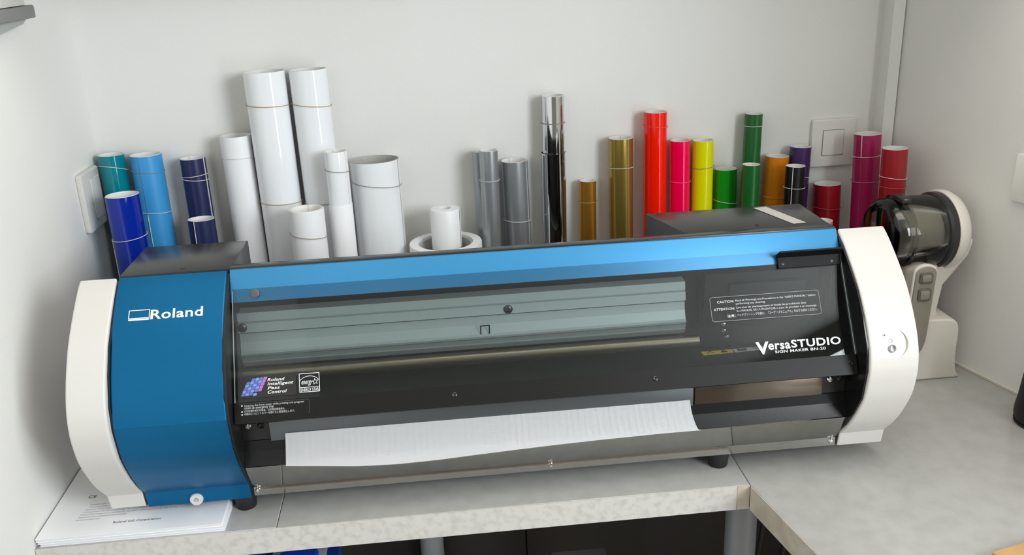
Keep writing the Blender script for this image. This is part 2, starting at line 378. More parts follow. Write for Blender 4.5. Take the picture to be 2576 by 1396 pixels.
# lower front: dark wall, media apron, steel tray
box('inner_wall', 0.1787, 0.9443, -0.062, -0.058, 0.092, 0.1380, mat('inner_wall_black', (30, 30, 31), 0.3), PR)
box('guide_plate', 0.2120, 0.7440, -0.0634, -0.0622, 0.106, 0.1370, STEELG, PR, 0.0004)
tag(box('guide_plate', 0.7460, 0.9140, -0.0640, -0.0622, 0.108, 0.1370, mat('dark_steel', (120, 112, 102), 0.22, metal=0.9), PR, 0.0004), 'darker shiny guide plate at the right')
prism('apron', mm([(-58, 110), (-63, 108), (-66, 95), (-66.5, 94), (-77, 79.5), (-75.5, 78.5), (-58, 92)]), 0.1787, 0.9443, mat('apron_black', (20, 20, 21), 0.3, spec=0.3, bump=(400, 0.02)), PR, ang=10)
prism('tray', mm([(-78.5, 79.8), (-77.2, 80.2), (-75.8, 78.0), (-49.0, 36.0), (-48.5, 22.5), (-50.5, 22.5), (-51.0, 35.0)]), 0.1790, 0.9440, STEEL, PR, ang=12)
tray = bpy.data.objects['tray']
for x, z in ((0.1845, 0.0305), (0.5600, 0.0302), (0.9375, 0.0298)):
    sm = Matrix.Translation((x, -0.0505, z)) @ Matrix.Rotation(math.radians(90), 4, 'X')
    lathe('screw', [(0.0036, -0.001), (0.0036, 0.001), (0.0026, 0.0022), (0.0012, 0.0024), (0.0009, 0.0014), (0, 0.0014)], CHROMES, tray, sm, 16)
    lathe('screw_tip', [(0.0016, -0.003), (0.0016, 0.003), (0, 0.0038)], CHROMES, tray, Matrix.Translation((x+0.0005, -0.053, z+0.0085)), 12)
iw = bpy.data.objects['inner_wall']
for x, z, mt_ in ((0.1863, 0.1284, CHROMES), (0.2021, 0.1280, BLACKG), (0.9240, 0.1280, CHROMES), (0.9375, 0.1276, DARKG)):
    sm = Matrix.Translation((x, -0.0620, z)) @ Matrix.Rotation(math.radians(90), 4, 'X')
    lathe('screw', [(0.0044, -0.001), (0.0044, 0.001), (0.003, 0.0026), (0.0014, 0.0028), (0.001, 0.0014), (0, 0.0014)], mt_, iw, sm, 16)

# the clear front cover
gt, gb, bb = Vector((0, -0.0135, 0.2895)), Vector((0, -0.085, 0.172)), Vector((0, -0.098, 0.151))
gd = (gb-gt).normalized(); gn = Vector((1, 0, 0)).cross(-gd).normalized()        # outward normal (toward the viewer)
if gn.y > 0: gn = -gn
bd = (bb-gb).normalized(); bn = Vector((1, 0, 0)).cross(-bd).normalized()
if bn.y > 0: bn = -bn
def sheet(a, b, n, t): return [(a.y, a.z), (b.y, b.z), (b.y-n.y*t, b.z-n.z*t), (a.y-n.y*t, a.z-n.z*t)]
lid = prism('front_cover', sheet(gt, gb+gd*0.004, gn, 0.003), 0.1815, 0.9435, GLASS, PR, 0.0005, ang=20)
tag(lid, 'clear acrylic front cover')
edge_m = mat('acrylic_edge', (176, 190, 192), 0.25)
for xa, xb in ((0.1808, 0.1815), (0.9435, 0.9442)):
    prism('cover_edge', sheet(gt+gd*0.002, gb, gn, 0.003), xa, xb, edge_m, lid)
bar = prism('cover_bar', [(gb.y-0.0003, gb.z+0.0005), (bb.y, bb.z), (bb.y+0.006, bb.z-0.004), (bb.y+0.012, bb.z-0.003), (gb.y+0.004, gb.z-0.004)], 0.1800, 0.9440, mat('bar_black', (20, 19, 18), 0.42, spec=0.25), lid, 0.0005, ang=15)
tag(bar, 'black metal bar along the bottom of the cover')
for x in (0.4408, 0.6872, 0.9358):
    P = gb + bd*0.0105; sm = Matrix((Vector((1, 0, 0)), -bd, bn)).transposed().to_4x4(); sm.translation = Vector((x, P.y, P.z))
    lathe('screw', [(0.0032, -0.0005), (0.0032, 0.0004), (0.002, 0.0008), (0.0008, 0.0003), (0, 0.0003)], BLACKG, bar, sm, 16)
pg = gt + gd*0.0065; sm = Matrix((Vector((1, 0, 0)), -gd, gn)).transposed().to_4x4(); sm.translation = Vector((0.208, pg.y, pg.z))
lathe('bumper', [(0.0056, -0.0005), (0.0056, 0.001), (0.004, 0.0018), (0, 0.002)], mat('bumper_grey', (84, 84, 86), 0.35), lid, sm, 24)
# handle at the upper right
h0, h1 = gt + gd*0.005, gt + gd*0.022
hp = [(h1.y, h1.z), (h1.y+gn.y*0.003, h1.z+gn.z*0.003), (h0.y+gn.y*0.004-gd.y*-0.004, h0.z+gn.z*0.004-gd.z*-0.004),
      (h0.y+gn.y*0.016, h0.z+gn.z*0.016), (h0.y+gn.y*0.016-gd.y*0.002, h0.z+gn.z*0.016-gd.z*0.002), (h0.y-gd.y*0.001, h0.z-gd.z*0.001)]
hd = prism('handle', hp, 0.8600, 0.9425, mat('handle_black', (16, 16, 17), 0.5, spec=0.2), lid, 0.0008, ang=20); tag(hd, 'black grip on the upper right of the cover')
for x in (0.866, 0.930):
    P = gt + gd*0.0165 + gn*0.003; sm.translation = Vector((x, P.y, P.z))
    lathe('screw', [(0.0022, -0.0005), (0.0022, 0.0004), (0, 0.0007)], DARKG, hd, sm, 14)

GX, GY = Vector((1, 0, 0)), -gd
def gl_text(s, x, t, w, h, mt_=PRINT, bold=0.0, shear=0.0, below=False, nm='lettering'):
    return text_fit(s, x, -t, w, h, gt, GX, GY, mt_, nm, lid, bold, shear, 0.0005, below)
def gl_poly(polys, mt_, nm, lift=0.0005):
    return place_plane(poly_me([[(a, -b) for a, b in p] for p in polys]), gt, GX, GY, mt_, nm, lid, lift)
# model name
gl_text('V', 0.8180, 0.1280, 0.0168, 0.0148, bold=0.035)
gl_text('ersa', 0.8338, 0.1236, 0.0282, 0.0074, bold=0.022)
gl_text('STUDIO', 0.8632, 0.1230, 0.0640, 0.0094, bold=0.025)
gl_text('SIGN MAKER BN-20', 0.8415, 0.1285, 0.0650, 0.0033, bold=0.014)
# caution label
gl_poly(stroke(rrect(0.7675, 0.9080, 0.0530, 0.0836, 0.0030), 0.0005, True), mat('label_line', (150, 150, 150), 0.5), 'label_outline')
PR2 = mat('label_print', (205, 208, 210), 0.5)
gl_text('CAUTION:', 0.7765, 0.0608, 0.0215, 0.0029, PR2, 0.01)
gl_text('ATTENTION:', 0.7710, 0.0700, 0.0270, 0.0029, PR2, 0.01)
gl_text('\u6ce8\u610f\uff1a', 0.7872, 0.0797, 0.0110, 0.0038, PR2, 0.02, below=True)
gl_text('Read all Warnings and Procedures in the "USER\'S MANUAL" before', 0.8000, 0.0600, 0.1035, 0.0025, PR2, 0.0)
gl_text('performing any cleaning.', 0.8000, 0.0640, 0.0380, 0.0025, PR2, 0.0)
gl_text('Lire tous les avertissements et toutes les proc\u00e9dures dans', 0.8000, 0.0690, 0.0900, 0.0025, PR2, 0.0)
gl_text('le \u00ab MANUEL DE L\'UTILISATEUR \u00bb avant de proc\u00e9der \u00e0 un nettoyage.', 0.8000, 0.0732, 0.1035, 0.0025, PR2, 0.0)
gl_text('\u30d8\u30c3\u30c9\u30af\u30ea\u30fc\u30cb\u30f3\u30b0\u306e\u524d\u306b\u3001\u300c\u30e6\u30fc\u30b6\u30fc\u30ba\u30de\u30cb\u30e5\u30a2\u30eb\u300d\u3092\u5fc5\u305a\u304a\u8aad\u307f\u304f\u3060\u3055\u3044\u3002', 0.8000, 0.0790, 0.1030, 0.0036, PR2, 0.0, below=True)
# pass-control badge
gl_poly([[(0.1850, 0.1080), (0.2535, 0.1080), (0.2535, 0.1325), (0.1850, 0.1325)]], mat('badge_black', (34, 32, 32), 0.4), 'badge', 0.0004)
tiles_a, tiles_b, tiles_c = [], [], []
for j in range(6):
    for i in range(5):
        x0 = 0.1885 + i*0.0046 + (5-j)*0.0016; t0 = 0.1100 + j*0.0034 - i*0.0003 + (0.0012 if i > 2 and j > 4 else 0)
        if (i == 0 and j < 1) or (i == 4 and j == 5): continue
        q = [(x0+0.0010, t0), (x0+0.0050, t0-0.0002), (x0+0.0042, t0+0.0029), (x0, t0+0.0030)]
        (tiles_c if i == 4 else (tiles_a if (i+j) % 2 else tiles_b)).append(q)
gl_poly(tiles_a, mat('tile_blue', (96, 110, 190), 0.4), 'badge_tiles', 0.0007)
gl_poly(tiles_b, mat('tile_violet', (120, 150, 214), 0.4), 'badge_tiles', 0.0007)
gl_poly(tiles_c, mat('tile_pink', (176, 112, 190), 0.4), 'badge_tiles', 0.0007)
for k, (s, w) in enumerate((('Roland', 0.0205), ('Intelligent', 0.0305), ('Pass', 0.0145), ('Control', 0.0225))):
    gl_text(s, 0.2198, 0.1142+k*0.0049, w, 0.0035, PRINT, 0.016, 0.25)
# efficiency mark
es = stroke([(0.2575, 0.1085), (0.2810, 0.1085), (0.2810, 0.1305), (0.2575, 0.1305)], 0.0007, True) + stroke([(0.2575, 0.1250), (0.2810, 0.1250)], 0.0006)
arc = [(0.26925+0.0130*math.cos(math.radians(a)), 0.1222-0.0105*math.sin(math.radians(a))) for a in range(22, 159, 8)]
es += stroke(arc, 0.0006)
star = []
for k in range(10):
    a = math.radians(90+36*k+8); r = 0.0036 if k % 2 == 0 else 0.0016
    star.append((0.2760+r*math.cos(a), 0.1188-r*math.sin(a)))
es += stroke(star, 0.0005, True)
gl_poly(es, PRINT, 'efficiency_mark')
gl_text('energy', 0.2598, 0.1212, 0.0128, 0.0040, PRINT, 0.0, 0.35)
gl_text('ENERGY STAR', 0.2588, 0.1295, 0.0212, 0.0033, PRINT, 0.005)
# notice on the bar
by = -bd
def bar_text(s, x, t, w, h, bold=0.0, below=False):
    return text_fit(s, x, -t, w, h, gb, GX, by, PR2, 'lettering', bar, bold, 0.0, 0.0012, below)
place_plane(poly_me(stroke([(0.1860, -0.0015), (0.2665, -0.0015), (0.2680, -0.003), (0.2680, -0.0165), (0.2665, -0.0178)], 0.0004)), gb, GX, by, mat('label_edge', (84, 84, 84), 0.5), 'label_outline', bar, 0.0010)
place_plane(poly_me([[(0.1885, -0.0044), (0.1885, -0.0028), (0.1903, -0.0028), (0.1903, -0.0044)], [(0.1885, -0.0116), (0.1885, -0.0100), (0.1903, -0.0100), (0.1903, -0.0116)], [(0.1885, -0.0150), (0.1885, -0.0134), (0.1903, -0.0134), (0.1903, -0.0150)]]), gb, GX, by, PR2, 'bullet', bar, 0.0012)
bar_text('Opening the front cover while printing is in progress', 0.1920, 0.0050, 0.0700, 0.0023, 0.0)
bar_text('causes an emergency stop.', 0.1920, 0.0080, 0.0350, 0.0023, 0.0)
bar_text('\u6253\u5370\u8fc7\u7a0b\u4e2d\u5982\u6253\u5f00\u524d\u76d6\uff0c\u6253\u5370\u5c06\u4f1a\u7d27\u6025\u505c\u6b62\u3002', 0.1920, 0.0118, 0.0480, 0.0028, 0.0, True)
bar_text('\u5370\u5237\u4e2d\u306b\u30d5\u30ed\u30f3\u30c8\u30ab\u30d0\u30fc\u3092\u958b\u3051\u308b\u3068\u7dca\u6025\u505c\u6b62\u3057\u307e\u3059\u3002', 0.1920, 0.0152, 0.0590, 0.0028, 0.0, True)

# power panel on the right cap: a dished round recess, ring symbol, button
ca, cb2 = Vector((0, -0.1045, 0.2105)), Vector((0, -0.1172, 0.1785)); cd = (cb2-ca).normalized(); cn = Vector((1, 0, 0)).cross(-cd).normalized()
if cn.y > 0: cn = -cn
cpos = Vector((0.9775, -0.1128, 0.1955)) + cn*0.0004
cm = Matrix((Vector((1, 0, 0)), -cd, cn)).transposed().to_4x4(); cm.translation = cpos
# dished recess: flush at the left, deeper to the right, cut out of the cap
DR, DK = 0.0190, 0.115
bm = bmesh.new(); lo, hi = [], []
for k in range(48):
    a = 2*math.pi*k/48; x, y = DR*math.cos(a), DR*math.sin(a)
    lo.append(bm.verts.new((x*0.95, y*0.95, -DK*(x+DR*0.9)))); hi.append(bm.verts.new((x*1.0, y*1.0, 0.012)))
bm.faces.new(lo[::-1]); bm.faces.new(hi)
for k in range(48): bm.faces.new((lo[k], lo[(k+1) % 48], hi[(k+1) % 48], hi[k]))
me = from_bm(bm, 'cutter'); me.transform(cm); me.transform(Matrix.Translation(-origin_of(capr)))
cut = bpy.data.objects.new('cutter', me); COL.objects.link(cut); cut.location = origin_of(capr); bpy.context.view_layer.update()
md = capr.modifiers.new('dish', 'BOOLEAN'); md.object = cut; md.operation = 'DIFFERENCE'; md.solver = 'EXACT'
bpy.context.view_layer.update()
new = bpy.data.meshes.new_from_object(capr.evaluated_get(bpy.context.evaluated_depsgraph_get()))
capr.modifiers.clear(); capr.data = new; bpy.data.objects.remove(cut)
for p in new.polygons: p.use_smooth = True
auto_smooth(new, 13)
def dish(dx, dt): return cpos + Vector((dx, 0, 0)) + cd*dt - cn*DK*(dx+DR*0.9)
bt = cm.copy(); bt.translation = dish(-0.0030, 0.0055)
lathe('power_button', [(0.0050, 0.0), (0.0050, 0.0014), (0.0046, 0.0018), (0.003, 0.0009), (0, 0.0006)], mat('button_silver', (176, 178, 180), 0.25, metal=0.8), capr, bt, 28)
rg = cm.copy(); rg.translation = dish(-0.0040, -0.0040) + cn*0.0002
lathe('power_symbol', [(0.0020, 0), (0.0026, 0), (0.0026, 0.0001), (0.0020, 0.0001)], INKL, capr, rg, 24, True)
lt_ = cm.copy(); lt_.translation = dish(-0.0115, -0.0115) + cn*0.0003
lathe('indicator_hole', [(0.0010, 0), (0.0010, 0.0002), (0, 0.0002)], INK, capr, lt_, 14)
# feet
for x in (0.1635, 0.7890):
    for y in (-0.036, 0.115):
        lathe('foot', [(0, 0), (0.0122, 0), (0.0128, 0.001), (0.0148, 0.021), (0.0148, 0.0225), (0, 0.0225)], RUBBER, PR, Matrix.Translation((x, y, 0)), 28)

# sheet of vinyl coming out of the printer
def hang(x):
    pts = [(0.230, 0.0005), (0.270, 0.0035), (0.316, 0.0072), (0.365, 0.0086), (0.4144, 0.0078), (0.465, 0.0058), (0.5144, 0.0040), (0.565, 0.0024), (0.616, 0.0012), (0.68, 0.0002), (0.752, -0.0010)]
    for (a, va), (b, vb) in zip(pts[:-1], pts[1:]):
        if x <= b: t = (x-a)/(b-a); t = t*t*(3-2*t) if False else t; return va+(vb-va)*t
    return pts[-1][1]
bm = bmesh.new(); rows = []; NX = 64
for i in range(NX+1):
    f = i/NX; x = 0.2305 + (0.7395-0.2305)*f; h = max(0.0, hang(x)); rows.append([])
    prof = catmull([(-0.0650, 0.1160), (-0.0690, 0.1060), (-0.0735, 0.0970), (-0.0778, 0.0890), (-0.0808-0.3*h, 0.0822-0.35*h), (-0.0818-0.55*h, 0.0806-1.0*h)], 4)
    for k, (y, z) in enumerate(prof):
        u = k/(len(prof)-1)
        rows[-1].append(bm.verts.new((x + 0.011*u*u*f**5 - 0.0015*u*(1-f)**5, y, z)))
for a, b in zip(rows[:-1], rows[1:]):
    for j in range(len(a)-1): bm.faces.new((a[j], b[j], b[j+1], a[j+1]))
bmesh.ops.solidify(bm, geom=bm.faces[:], thickness=0.0003)
me = from_bm(bm, 'sheet'); auto_smooth(me, 50)
ps = link('vinyl_sheet', me, PAPER)
tag(ps, 'white blank media sheet curling out over the steel tray of the printer', 'sheet')

# ------------------------------------------------------------------ rolls of vinyl behind the printer
def strip_mesh(r0, pitch, turns, a0, thick, z0, z1, nz, dent, ph, ell):
    bm = bmesh.new(); per = 44; n = int(per*turns); outer, inner = [], []
    for k in range(n+1):
        th_ = a0 + 2*math.pi*k/per; t = 2*math.pi*k/per
        co, ci = [], []
        for j in range(nz+1):
            z = z0 + (z1-z0)*j/nz; f = j/nz
            w = 1 + ell*math.cos(2*(th_-ph)) + dent*(math.sin(3*th_+ph+5*f)*0.5 + math.sin(2*th_-7*f+2*ph))*math.sin(math.pi*f)
            r = (r0 - pitch*t/(2*math.pi))*w
            co.append(bm.verts.new((r*math.cos(th_), r*math.sin(th_), z))); ci.append(bm.verts.new(((r-thick)*math.cos(th_), (r-thick)*math.sin(th_), z)))
        outer.append(co); inner.append(ci)
    for k in range(n):
        for j in range(nz):
            bm.faces.new((outer[k][j], outer[k+1][j], outer[k+1][j+1], outer[k][j+1]))
            bm.faces.new((inner[k+1][j], inner[k][j], inner[k][j+1], inner[k+1][j+1]))
        for j, s in ((0, 1), (nz, -1)):
            bm.faces.new((outer[k][j], inner[k][j], inner[k+1][j], outer[k+1][j])[::s])
    for k in (0, n):
        for j in range(nz): bm.faces.new((outer[k][j], outer[k][j+1], inner[k][j+1], inner[k][j]))
    me = from_bm(bm, 'strip'); auto_smooth(me, 40); return me

def roll(loc_b, loc_t, r, m_, label, bands=(), seam=60, name='vinyl_roll', dent=0.0, ell=0.0, group='rolls of sign vinyl behind the printer', gap=0.0, liner=None, edge=False, cat='vinyl roll', layers=1.4):
    b = Vector(loc_b); t = Vector(loc_t); h = (t-b).length
    o = thing(name, b, label, cat, group)
    o.rotation_mode = 'QUATERNION'; o.rotation_quaternion = Vector((0, 0, 1)).rotation_difference((t-b).normalized())
    a0 = math.radians(seam-90)
    ph = random.random()*6.28
    def kid(nm, me, mt_):
        k = bpy.data.objects.new(nm, me); COL.objects.link(k); me.materials.append(mt_); k.parent = o; return k
    f = kid('vinyl_face', strip_mesh(r, 0.0011, layers, a0, 0.0003, 0.0, h, 12, dent, ph, ell), m_)
    kid('backing_paper', strip_mesh(r-0.00031, 0.0011, layers, a0-0.01, 0.0006, 0.0, h+0.0004, 12, dent, ph, ell), liner or LINER)
    if edge:   # pale edge of the outermost turn
        pts = [((r+0.0003)*math.cos(a0), (r+0.0003)*math.sin(a0), h*(edge[0]+(edge[1]-edge[0])*k/12)) for k in range(13)]
        kid('sheet_edge', tube_me(pts, 0.0006, 6), BANDW)
    for zb, tilt, az, bm_ in bands:
        pts = [((r+0.0006)*math.cos(a), (r+0.0006)*math.sin(a), zb+math.tan(math.radians(tilt))*r*math.cos(a-math.radians(az))) for a in [2*math.pi*k/40 for k in range(40)]]
        k = kid('rubber_band', tube_me(pts, 0.0005, 6, True), bm_)
        for p in k.data.polygons: p.use_smooth = True
    return o

def V(name, col, rough=0.16, metal=0.0, coat=0.0): return mat('vinyl_'+name, col, rough, metal, coat=coat)
TEAL = V('teal', (0, 128, 140), 0.09); DBLUE = V('blue', (8, 40, 150), 0.08); LBLUE = V('light_blue', (58, 152, 214), 0.4); NAVY = V('navy', (26, 32, 78), 0.35)
WV = V('white', (238, 240, 242), 0.09); WM = V('matt_white', (240, 240, 242), 0.45)
SILV = V('silver', (172, 177, 180), 0.34, 0.7); CHR = V('chrome', (214, 216, 218), 0.06, 1.0); GOLD = V('gold', (206, 146, 54), 0.28, 0.75); GOLDB = V('bright_gold', (176, 148, 72), 0.26, 0.75)
RED = V('fluorescent_red', (255, 28, 4), 0.1); PINK = V('fluorescent_pink', (250, 0, 76), 0.1); YEL = V('fluorescent_yellow', (228, 226, 0), 0.14)
GRN = V('bright_green', (10, 140, 18), 0.3); DGR = V('dark_green', (20, 96, 36), 0.3); ORA = V('orange', (216, 128, 10), 0.3); PUR = V('purple', (62, 40, 92), 0.3)
BLK = V('black', (20, 20, 22), 0.3); DRED = V('dark_red', (150, 20, 30), 0.28); MAG = V('magenta', (160, 28, 82), 0.25); CRIM = V('crimson', (156, 26, 36), 0.3)
Wb, Tb, Gb = BANDW, BANDT, BANDG

roll((-0.0515, 0.335, 0), (-0.0545, 0.353, 0.392), 0.0208, TEAL, 'glossy teal vinyl roll in the left corner, tallest beside the left wall', [(0.371, -18, 60, Wb)], 120, ell=0.03)
roll((-0.0180, 0.257, 0), (-0.0200, 0.266, 0.349), 0.0242, DBLUE, 'royal blue vinyl roll standing in front of the teal one', [(0.286, 5, 30, Wb)], -62, dent=0.012, ell=0.02, edge=(0.0, 0.82))
roll((0.0000, 0.339, 0), (-0.0030, 0.352, 0.389), 0.0240, LBLUE, 'light sky blue vinyl roll between the teal and navy ones', [(0.365, -7, 0, Gb), (0.301, -6, 20, Wb)], -12, edge=(0.0, 0.77))
roll((0.0670, 0.347, 0), (0.0640, 0.359, 0.378), 0.0195, NAVY, 'taller navy blue vinyl roll leaning on the back wall', [(0.352, 4, 0, Wb), (0.346, -6, 0, Wb)], 70, edge=(0.0, 1.0))
roll((0.0715, 0.301, 0), (0.0730, 0.318, 0.291), 0.0208, NAVY, 'shorter navy blue vinyl roll in front of the taller navy one', [], -18, edge=(0.0, 1.0))
roll((0.1390, 0.345, 0), (0.1350, 0.354, 0.410), 0.0243, WM, 'matt white roll standing left of the two tallest white rolls', [(0.378, -2, 0, Wb)], 200, ell=0.02)
roll((0.1970, 0.338, 0), (0.1915, 0.348, 0.505), 0.0318, WV, 'left one of the two tallest glossy white rolls', [(0.456, -3, 0, Tb), (0.306, -3, 0, Tb)], 150)
roll((0.2635, 0.340, 0), (0.2560, 0.353, 0.504), 0.0292, WV, 'right one of the two tallest glossy white rolls', [(0.452, -7, 0, Tb), (0.300, 0, 0, Gb)], 120)
roll((0.2410, 0.252, 0), (0.2420, 0.263, 0.311), 0.0268, WM, 'short wide matt white roll in front of the tallest white rolls', [(0.272, -8, 0, Gb)], 180, layers=4)
rE = roll((0.2905, 0.284, 0), (0.2900, 0.296, 0.388), 0.0176, WV, 'slim white roll with a paper sleeve around its lower half', [(0.360, -7, 0, Gb)], 60, layers=2.4)
me = strip_mesh(0.0186, 0.0007, 1.2, 0.6, 0.0003, 0.002, 0.308, 4, 0, 0, 0); sl = bpy.data.objects.new('paper_sleeve', me); COL.objects.link(sl); me.materials.append(PAPER); sl.parent = rE
roll((0.3455, 0.334, 0), (0.3435, 0.347, 0.361), 0.0387, WV, 'fattest glossy white roll, open at the top', [(0.325, -8, 0, Gb)], 75, ell=0.01, liner=mat('grey_liner', (186, 184, 178), 0.5))
# short thick roll lying flat on the worktop with a smaller one standing in its core
gr = thing('media_roll', (0.4465, 0.318, 0), 'low thick white media roll standing on end with a wide hollow core', 'media roll', 'rolls of sign vinyl behind the printer')
lathe('media', [(0.0575, 0.0), (0.0580, 0.002), (0.0580, 0.226), (0.0573, 0.2275), (0.0440, 0.2275), (0.0440, 0.0)], WM, gr, Matrix.Translation((0.4465, 0.318, 0)), 64, True)
lathe('cardboard_core', [(0.0438, 0.001), (0.0438, 0.2245), (0.0400, 0.2245), (0.0400, 0.001)], mat('grey_card', (176, 174, 168), 0.7), gr, Matrix.Translation((0.4465, 0.318, 0)), 64, True)
gh = thing('media_roll', (0.4485, 0.326, 0), 'small white roll standing inside the hollow core of the low thick roll', 'media roll', 'rolls of sign vinyl behind the printer')
lathe('media', [(0.0234, 0.0), (0.0238, 0.001), (0.0238, 0.277), (0.0222, 0.2805), (0.0100, 0.2812), (0.0100, 0.0)], WM, gh, Matrix.Translation((0.4485, 0.326, 0)), 48, True)
box('loose_tail', 0.4715, 0.4722, 0.316, 0.340, 0.004, 0.279, PAPER, gh)

roll((0.5160, 0.369, 0), (0.5115, 0.3765, 0.358), 0.0130, SILV, 'thin silver vinyl roll half hidden behind the other banded silver one', [], 100)
roll((0.5215, 0.338, 0), (0.5240, 0.3470, 0.365), 0.0155, SILV, 'tall silver vinyl roll at the left of the silver group', [(0.318, 3, 90, Wb)], 140)
roll((0.5700, 0.362, 0), (0.5660, 0.3700, 0.341), 0.0219, SILV, 'wider silver vinyl roll beside the chrome one', [(0.243, -4, 0, Wb)], 60)
rk = roll((0.6290, 0.368, 0), (0.6320, 0.3745, 0.441), 0.0186, CHR, 'tall mirror chrome vinyl roll, wrinkled', [(0.398, 0, 0, Gb)], 10, dent=0.02, ell=0.02)
me = strip_mesh(0.0208, 0.0009, 1.3, 0.3, 0.0004, 0.002, 0.350, 12, 0.025, 1.0, 0.03); wp = bpy.data.objects.new('loose_wrap', me); COL.objects.link(wp); me.materials.append(CHR); wp.parent = rk
roll((0.6860, 0.373, 0), (0.6885, 0.3815, 0.297), 0.0147, GOLD, 'short orange-gold metallic vinyl roll', [(0.262, 0, 0, Tb)], 160)
roll((0.7430, 0.369, 0), (0.7425, 0.3770, 0.366), 0.0204, GOLDB, 'tall yellow-gold metallic vinyl roll', [(0.318, -3, 90, Wb)], 30, dent=0.008)
roll((0.8010, 0.371, 0), (0.8010, 0.3800, 0.405), 0.0194, RED, 'tall fluorescent red vinyl roll', [(0.382, -5, 0, mat('red_band', (255, 80, 60), 0.6))], 150)
roll((0.8465, 0.373, 0), (0.8435, 0.3825, 0.355), 0.0173, PINK, 'fluorescent pink vinyl roll between the red and yellow ones', [(0.287, -2, 0, mat('pink_band', (255, 90, 140), 0.6))], 160)
roll((0.8830, 0.373, 0), (0.8825, 0.3820, 0.353), 0.0180, YEL, 'fluorescent yellow vinyl roll', [(0.309, 3, 0, Gb)], 140)
roll((0.9255, 0.370, 0), (0.9230, 0.3830, 0.302), 0.0190, GRN, 'short bright green vinyl roll next to the yellow one', [(0.247, -10, 0, Wb)], 150)
roll((0.9600, 0.374, 0), (0.9685, 0.3870, 0.391), 0.0150, DGR, 'tall dark green vinyl roll at the back wall', [(0.372, 1, 0, Wb)], 180)
roll((0.9465, 0.324, 0), (0.9500, 0.3370, 0.318), 0.0150, DGR, 'shorter dark green vinyl roll in front of the tall green one', [], 160)
roll((1.0000, 0.372, 0), (1.0115, 0.3845, 0.318), 0.0200, ORA, 'orange vinyl roll right of the green ones', [(0.250, 0, 0, mat('orange_band', (230, 160, 60), 0.6))], 170)
roll((1.0430, 0.375, 0), (1.0525, 0.3870, 0.331), 0.0180, PUR, 'dark purple vinyl roll behind the black one', [(0.282, -3, 0, Wb)], 150)
roll((1.0190, 0.322, 0), (1.0230, 0.3330, 0.312), 0.0162, BLK, 'black vinyl roll with a white seam, in front of purple', [(0.277, -2, 0, Wb)], -35, edge=(0.0, 1.0))
roll((1.1060, 0.371, 0), (1.1020, 0.3830, 0.265), 0.0233, DRED, 'short dark red vinyl roll below the square wall plate', [(0.225, -5, 0, mat('red_band2', (190, 80, 84), 0.6))], 160)
roll((1.1590, 0.340, 0), (1.1520, 0.3560, 0.353), 0.0222, MAG, 'tall magenta vinyl roll in the right corner', [(0.318, 2, 0, Wb), (0.276, 2, 0, mat('pink_band2', (200, 110, 150), 0.6))], -48, edge=(0.90, 1.0))
roll((1.1710, 0.276, 0), (1.1660, 0.2880, 0.342), 0.0202, CRIM, 'crimson vinyl roll standing against the right wall', [(0.296, -6, 0, Wb), (0.281, -3, 0, mat('red_band2', (190, 80, 84), 0.6))], 170)
roll((1.0480, 0.262, 0), (1.0500, 0.2700, 0.236), 0.0142, V('pale_pink', (206, 150, 150), 0.35), 'very short pale pink roll just above the printer rear cover', [], 160)

# ------------------------------------------------------------------ handheld vacuum on its stand (right corner)
VC = thing('handheld_vacuum', (1.19, 0.19, 0.0), 'white handheld vacuum with smoked dust bowl standing upright in the corner', 'vacuum')
VW = mat('vacuum_white', (222, 216, 206), 0.4); VG = mat('vacuum_grey', (138, 132, 120), 0.4); VD = mat('vacuum_dark', (42, 42, 42), 0.3)
ax = Vector((1.0, 0.10, -0.02)).normalized()
q = Vector((0, 0, 1)).rotation_difference(ax).to_matrix().to_4x4(); q.translation = Vector((1.098, 0.192, 0.2325))
lathe('dust_bowl', [(0.0, 0.0), (0.042, 0.001), (0.050, 0.006), (0.0545, 0.014), (0.0555, 0.026), (0.0555, 0.092), (0.053, 0.092), (0.053, 0.020), (0.048, 0.009), (0, 0.004)], SMOKE, VC, q, 56)
lathe('bowl_rim', [(0.0550, 0.024), (0.0585, 0.026), (0.0585, 0.033), (0.0550, 0.035)], SMOKE, VC, q, 56)
lathe('filter', [(0, 0.034), (0.039, 0.034), (0.041, 0.037), (0.041, 0.088), (0, 0.088)], mat('filter_grey', (196, 192, 180), 0.7), VC, q, 48)
lathe('nozzle_disc', [(0, 0.016), (0.035, 0.016), (0.037, 0.019), (0, 0.019)], VD, VC, q, 40)
lathe('dark_ring', [(0.0, 0.089), (0.0560, 0.089), (0.0590, 0.092), (0.0590, 0.102), (0.0, 0.102)], VD, VC, q, 56)
lathe('motor_housing', [(0.0, 0.101), (0.0605, 0.101), (0.0620, 0.105), (0.0610, 0.114), (0.0560, 0.122), (0.0470, 0.126), (0, 0.127)], VW, VC, q, 56)
box('bowl_latch', 1.120, 1.136, 0.165, 0.200, 0.286, 0.2945, VD, VC, 0.003)
nk = [(1.188, 0.205), (1.245, 0.220), (1.240, 0.196), (1.220, 0.170), (1.205, 0.150), (1.200, 0.110), (1.206, 0.080), (1.160, 0.080), (1.150, 0.120), (1.150, 0.170), (1.165, 0.200)]
prism('neck', [(a, b) for a, b in nk], 0.170, 0.212, VW, VC, 0.006, axis='y', ang=50)
dk = catmull([(1.140, 0.0), (1.143, 0.090), (1.155, 0.102), (1.208, 0.101), (1.222, 0.095), (1.227, 0.080), (1.227, 0.045), (1.230, 0.015), (1.238, 0.0)], 4)
prism('charging_stand', dk, 0.150, 0.218, VW, VC, 0.003, axis='y', ang=22)
